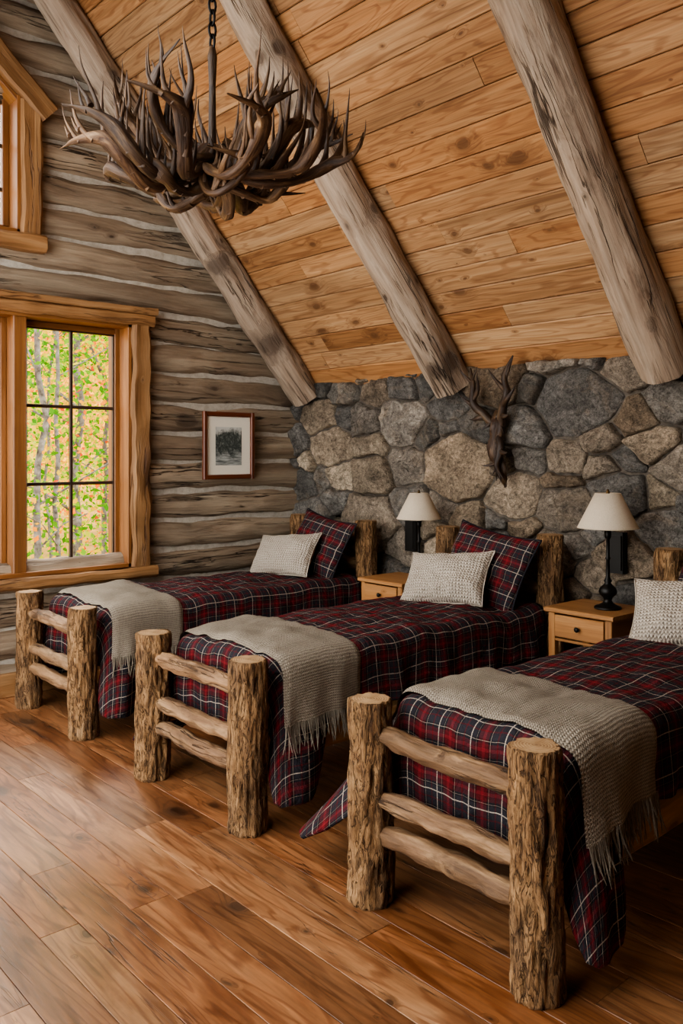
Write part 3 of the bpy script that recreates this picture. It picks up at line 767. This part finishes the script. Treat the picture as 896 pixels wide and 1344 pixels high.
# ---------------------------------------------------------------- antlers
def tine(mb,base,d,L,r0,curl,mat,rs,seg=9):
    d=Vector(d).normalized(); c=Vector(curl)
    pts=[Vector(base)-d*.012]; k=6
    wob=Vector((rs.uniform(-1,1),rs.uniform(-1,1),rs.uniform(-.3,.3)))*L*.09
    for i in range(1,k+1):
        t=i/k; pts.append(Vector(base)+d*L*t+c*L*t*t+wob*math.sin(t*pi*1.5))
    rad=[r0*(1.35 if i==0 else 1.08 if i==1 else 1)*(1-(i/k)**1.5*.95) for i in range(k+1)]
    tube(mb,catmull(pts,3),interp(rad,3),mat,None,seg,rough=r0*.14,rf=1.2,rl=12,rnd=mb._r,sx=1.0,sy=.8)
    return pts[-1]
def antler(mb,c,az,R,z0,rise,swirl,rs,r0=.026,tl=1.0,mat=None,sag=.08):
    mat=mat or antm; mb._r=rs.random(); pts=[];K=10
    sw=rs.uniform(.75,1.25)*swirl; ph=rs.uniform(0,6)
    for i in range(K+1):
        t=i/K; a=az+sw*math.sin(t*pi*.85)+.05*math.sin(t*7+ph); rr=.04+R*(t**.9)
        zz=z0-sag*math.sin(min(1,t*1.4)*pi)+rise*t**2.2+.015*math.sin(t*9+ph)
        pts.append(Vector((c[0]+rr*math.cos(a),c[1]+rr*math.sin(a),c[2]+zz)))
    rad=[r0*(1.5 if i==0 else 1.15 if i==1 else 1)*lerp(1.0,.85,i/K)*(1-max(0,(i/K-.75))*3.8) for i in range(K+1)]
    for i in (6,7): rad[i]*=1.35
    P=catmull(pts,4); Rr=interp(rad,4)
    tube(mb,P,Rr,mat,None,14,rough=r0*.28,rf=1.3,rl=9,rnd=mb._r,sx=.75,sy=1.15)
    for t,L in ((.12,.12),(.26,.24),(.38,.28),(.50,.30),(.60,.28),(.70,.24),(.80,.20),(.88,.15)):
        if rs.random()<.08: continue
        i=int(t*(len(P)-1)); p=P[i]; dr=(P[i+1]-P[i-1]).normalized()
        side=dr.cross(Vector((0,0,1))).normalized(); s=rs.uniform(-1.0,1.0)
        d=Vector((0,0,1))*rs.uniform(.3,1.0)+dr*rs.uniform(.2,1.3)+side*s
        LL=L*tl*rs.uniform(.55,1.15)
        tine(mb,p,d,LL,min(Rr[i],r0)*.70,Vector((0,0,.6))-side*s*.5-dr*.3,mat,rs)
        if rs.random()<.3: tine(mb,p+d.normalized()*LL*.35,d+side*rs.uniform(-1.4,1.4),LL*.5,r0*.42,Vector((0,0,.4)),mat,rs)
ch=MB(); rs=random.Random(18); ch._r=.5
for i in range(11): antler(ch,(0,0,0),i*2*pi/11+.25+rs.uniform(-.15,.15),rs.uniform(.55,.66),rs.uniform(-.08,.05),rs.uniform(.02,.22),.7,rs,.0255,.92)
for i in range(7): antler(ch,(0,0,0),i*2*pi/7+.6,rs.uniform(.34,.46),.03,rs.uniform(.12,.26),-.9,rs,.023,.8)
for i in range(5): antler(ch,(0,0,0),i*2*pi/5+.2,.34,-.09,.02,1.0,rs,.023,.5)
lathe(ch,[(.001,-.13),(.02,-.12),(.035,-.08),(.03,-.03),(.018,0),(.014,.3),(.02,.42),(.012,.46),(.001,.47)],antm,16)
CHZ=2.96
zz=.46; k=0
while CHZ+zz<RZ-.1:
    pl=[]
    for j in range(12):
        a=2*pi*j/12; q=(.016*math.cos(a),0,.032*math.sin(a)) if k%2==0 else (0,.016*math.cos(a),.032*math.sin(a))
        pl.append((q[0],q[1],q[2]+zz+.02))
    tube(ch,pl,[.0055]*12,iron,None,6,closed=True,up=Vector((.3,.3,.9))); zz+=.050;k+=1
lathe(ch,[(.001,RZ-CHZ-.16),(.05,RZ-CHZ-.15),(.06,RZ-CHZ-.1),(.06,RZ-CHZ-.02)],iron,16)
ch.build('antler_chandelier',(-2.95,1.92,CHZ))

# wall mounted antlers
wa=MB(); wa._r=.3; rs=random.Random(5)
pl=catmull([(.02,0,-.40),(.03,-.05,-.30),(-.01,-.08,-.14),(.01,-.08,.04),(.0,-.05,.14)],6)
tube(wa,pl,interp([.006,.026,.044,.048,.026],6),antd,None,16,rough=.03,rf=2,rl=10)
def ant2(pts,rad,tn):
    P=catmull(pts,5);R=interp(rad,5); tube(wa,P,R,antd,None,12,rough=.006,rf=1.5,rl=12,rnd=.25)
    for t,d,L in tn: i=int(t*(len(P)-1)); tine(wa,P[i],d,L,R[i]*.8,(0,0,.3),antd,rs)
ant2([(-.03,-.07,.04),(-.10,-.10,.12),(-.18,-.12,.20),(-.19,-.11,.34),(-.23,-.09,.46)],[.034,.032,.028,.020,.003],[(.35,(-.7,-.3,.4),.16),(.55,(.6,-.3,.8),.20),(.2,(-.5,-.4,-.3),.14),(.75,(-.7,-.3,.6),.12),(.8,(.6,-.3,.6),.10)])
ant2([(.03,-.07,.04),(.07,-.10,.16),(.12,-.12,.26),(.09,-.11,.38),(.15,-.09,.52)],[.034,.032,.028,.022,.003],[(.3,(.7,-.3,.4),.16),(.5,(-.7,-.3,.7),.18),(.7,(.6,-.1,.8),.14),(.15,(.7,-.4,-.3),.12)])
ant2([(.0,-.08,-.02),(.06,-.11,-.12),(.03,-.12,-.24),(.07,-.10,-.34)],[.028,.026,.020,.004],[(.4,(.7,-.3,-.3),.12),(.65,(-.7,-.3,-.5),.12)])
for i in range(14): tine(wa,(rs.uniform(-.03,.03),-.09,rs.uniform(-.28,.10)),(rs.uniform(-.9,.9),-.4,-.6),rs.uniform(.06,.12),.014,(0,0,-.2),antd,rs)
wa.build('wall_mounted_antlers',(-3.76,4.90,1.92))

# ---------------------------------------------------------------- outside: autumn forest
gr=MB(); vs=[];fs=[];n=24
for i in range(n+1):
    for j in range(n+1):
        X=lerp(-26,-6.6,i/n);Y=lerp(-14,26,j/n); vs.append((X,Y,-.6+.25*N(X*.3,Y*.3)+max(0,(-9-X))*.10))
for i in range(n):
    for j in range(n): a=i*(n+1)+j; fs.append((a,a+n+1,a+n+2,a+1))
gr.add(vs,fs,groundm); gr.build('forest_ground')
hl=MB(); vs=[];fs=[]
for i in range(41):
    for j in range(21):
        Y=lerp(-16,30,i/40);Z=lerp(-1,9,j/20); vs.append((-22+1.2*N(Y*.3,Z*.3)-Z*1.1,Y,Z))
for i in range(40):
    for j in range(20): a=i*21+j; fs.append((a,a+21,a+22,a+1))
hl.add(vs,fs,hillm); hl.build('autumn_hillside')
rs=random.Random(3)
for i in range(14):
    tr=MB(); X=rs.uniform(-18,-10); Y=-X*rs.uniform(.25,.62)+rs.uniform(-1,1); r=rs.uniform(.025,.06); H=9
    if i==0: X,Y,r=-10.5,4.25,.05
    if i==1: X,Y,r=-13.,5.9,.08
    pts=[(.35*N(k*.5,i)*k*.2,.35*N(k*.5,i+9)*k*.2,k*.55) for k in range(14)]
    tube(tr,pts,[r*(1-k*.05) for k in range(14)],trunkm,None,10,rough=r*.15)
    limbs=[]
    for k in range(10):
        b=Vector(pts[rs.randint(2,13)]); a=rs.uniform(0,2*pi); L=rs.uniform(.8,1.8)
        e=b+Vector((math.cos(a)*L,math.sin(a)*L,L*.5)); tube(tr,[b,(b+e)/2+Vector((0,0,.1)),e],[r*.3,r*.2,.008],trunkm,None,6); limbs+=[(b+e)/2,e]
    base=(i*.37)%1.0
    for k in range(2600):
        c=limbs[rs.randrange(len(limbs))]+Vector((rs.gauss(0,.55),rs.gauss(0,.55),rs.gauss(0,.5)))
        if rs.random()<.4: c=Vector((rs.gauss(0,1),rs.gauss(0,1),rs.uniform(.1,7)))
        if X+c.x>-7.2: continue
        s=rs.uniform(.02,.06); a=Vector((rs.gauss(0,1),rs.gauss(0,1),rs.gauss(0,1))).normalized(); b=a.orthogonal().normalized()
        q=[c-a*s,c+b*s*.6,c+a*s,c-b*s*.6]
        tr.add(q,[(0,1,2,3)],leafm,False,None,min(1,max(0,base*.85+.05+rs.gauss(0,.17))))
    tr.build('autumn_tree',(X,Y,-.6+max(0,(-9-X))*.10-.1))

# ---------------------------------------------------------------- light
wd=bpy.data.worlds.new('World'); bpy.context.scene.world=wd; wd.use_nodes=True
nt=wd.node_tree; bg=nt.nodes['Background']; bg.inputs[0].default_value=(1.0,.98,.955,1); bg.inputs[1].default_value=6.3
sn=bpy.data.lights.new('sun','SUN'); sn.energy=5.0; sn.angle=math.radians(14); sn.color=(1,.93,.82)
so=bpy.data.objects.new('sun',sn); bpy.context.scene.collection.objects.link(so)
so.rotation_euler=Vector((.70,-.30,-.75)).to_track_quat('-Z','Y').to_euler(); so.location=(-12,2,9)
try: bpy.context.scene.view_settings.look='AgX - Medium High Contrast'
except Exception: pass

# ---------------------------------------------------------------- camera
cam=bpy.data.cameras.new('camera'); co=bpy.data.objects.new('camera',cam); bpy.context.scene.collection.objects.link(co)
co.location=(0,0,1.75); co.rotation_euler=(pi/2,0,math.radians(48.3))
cam.lens=1115/1344*36; cam.sensor_width=36; cam.shift_y=-75/1344; cam.clip_start=.05
bpy.context.scene.camera=co
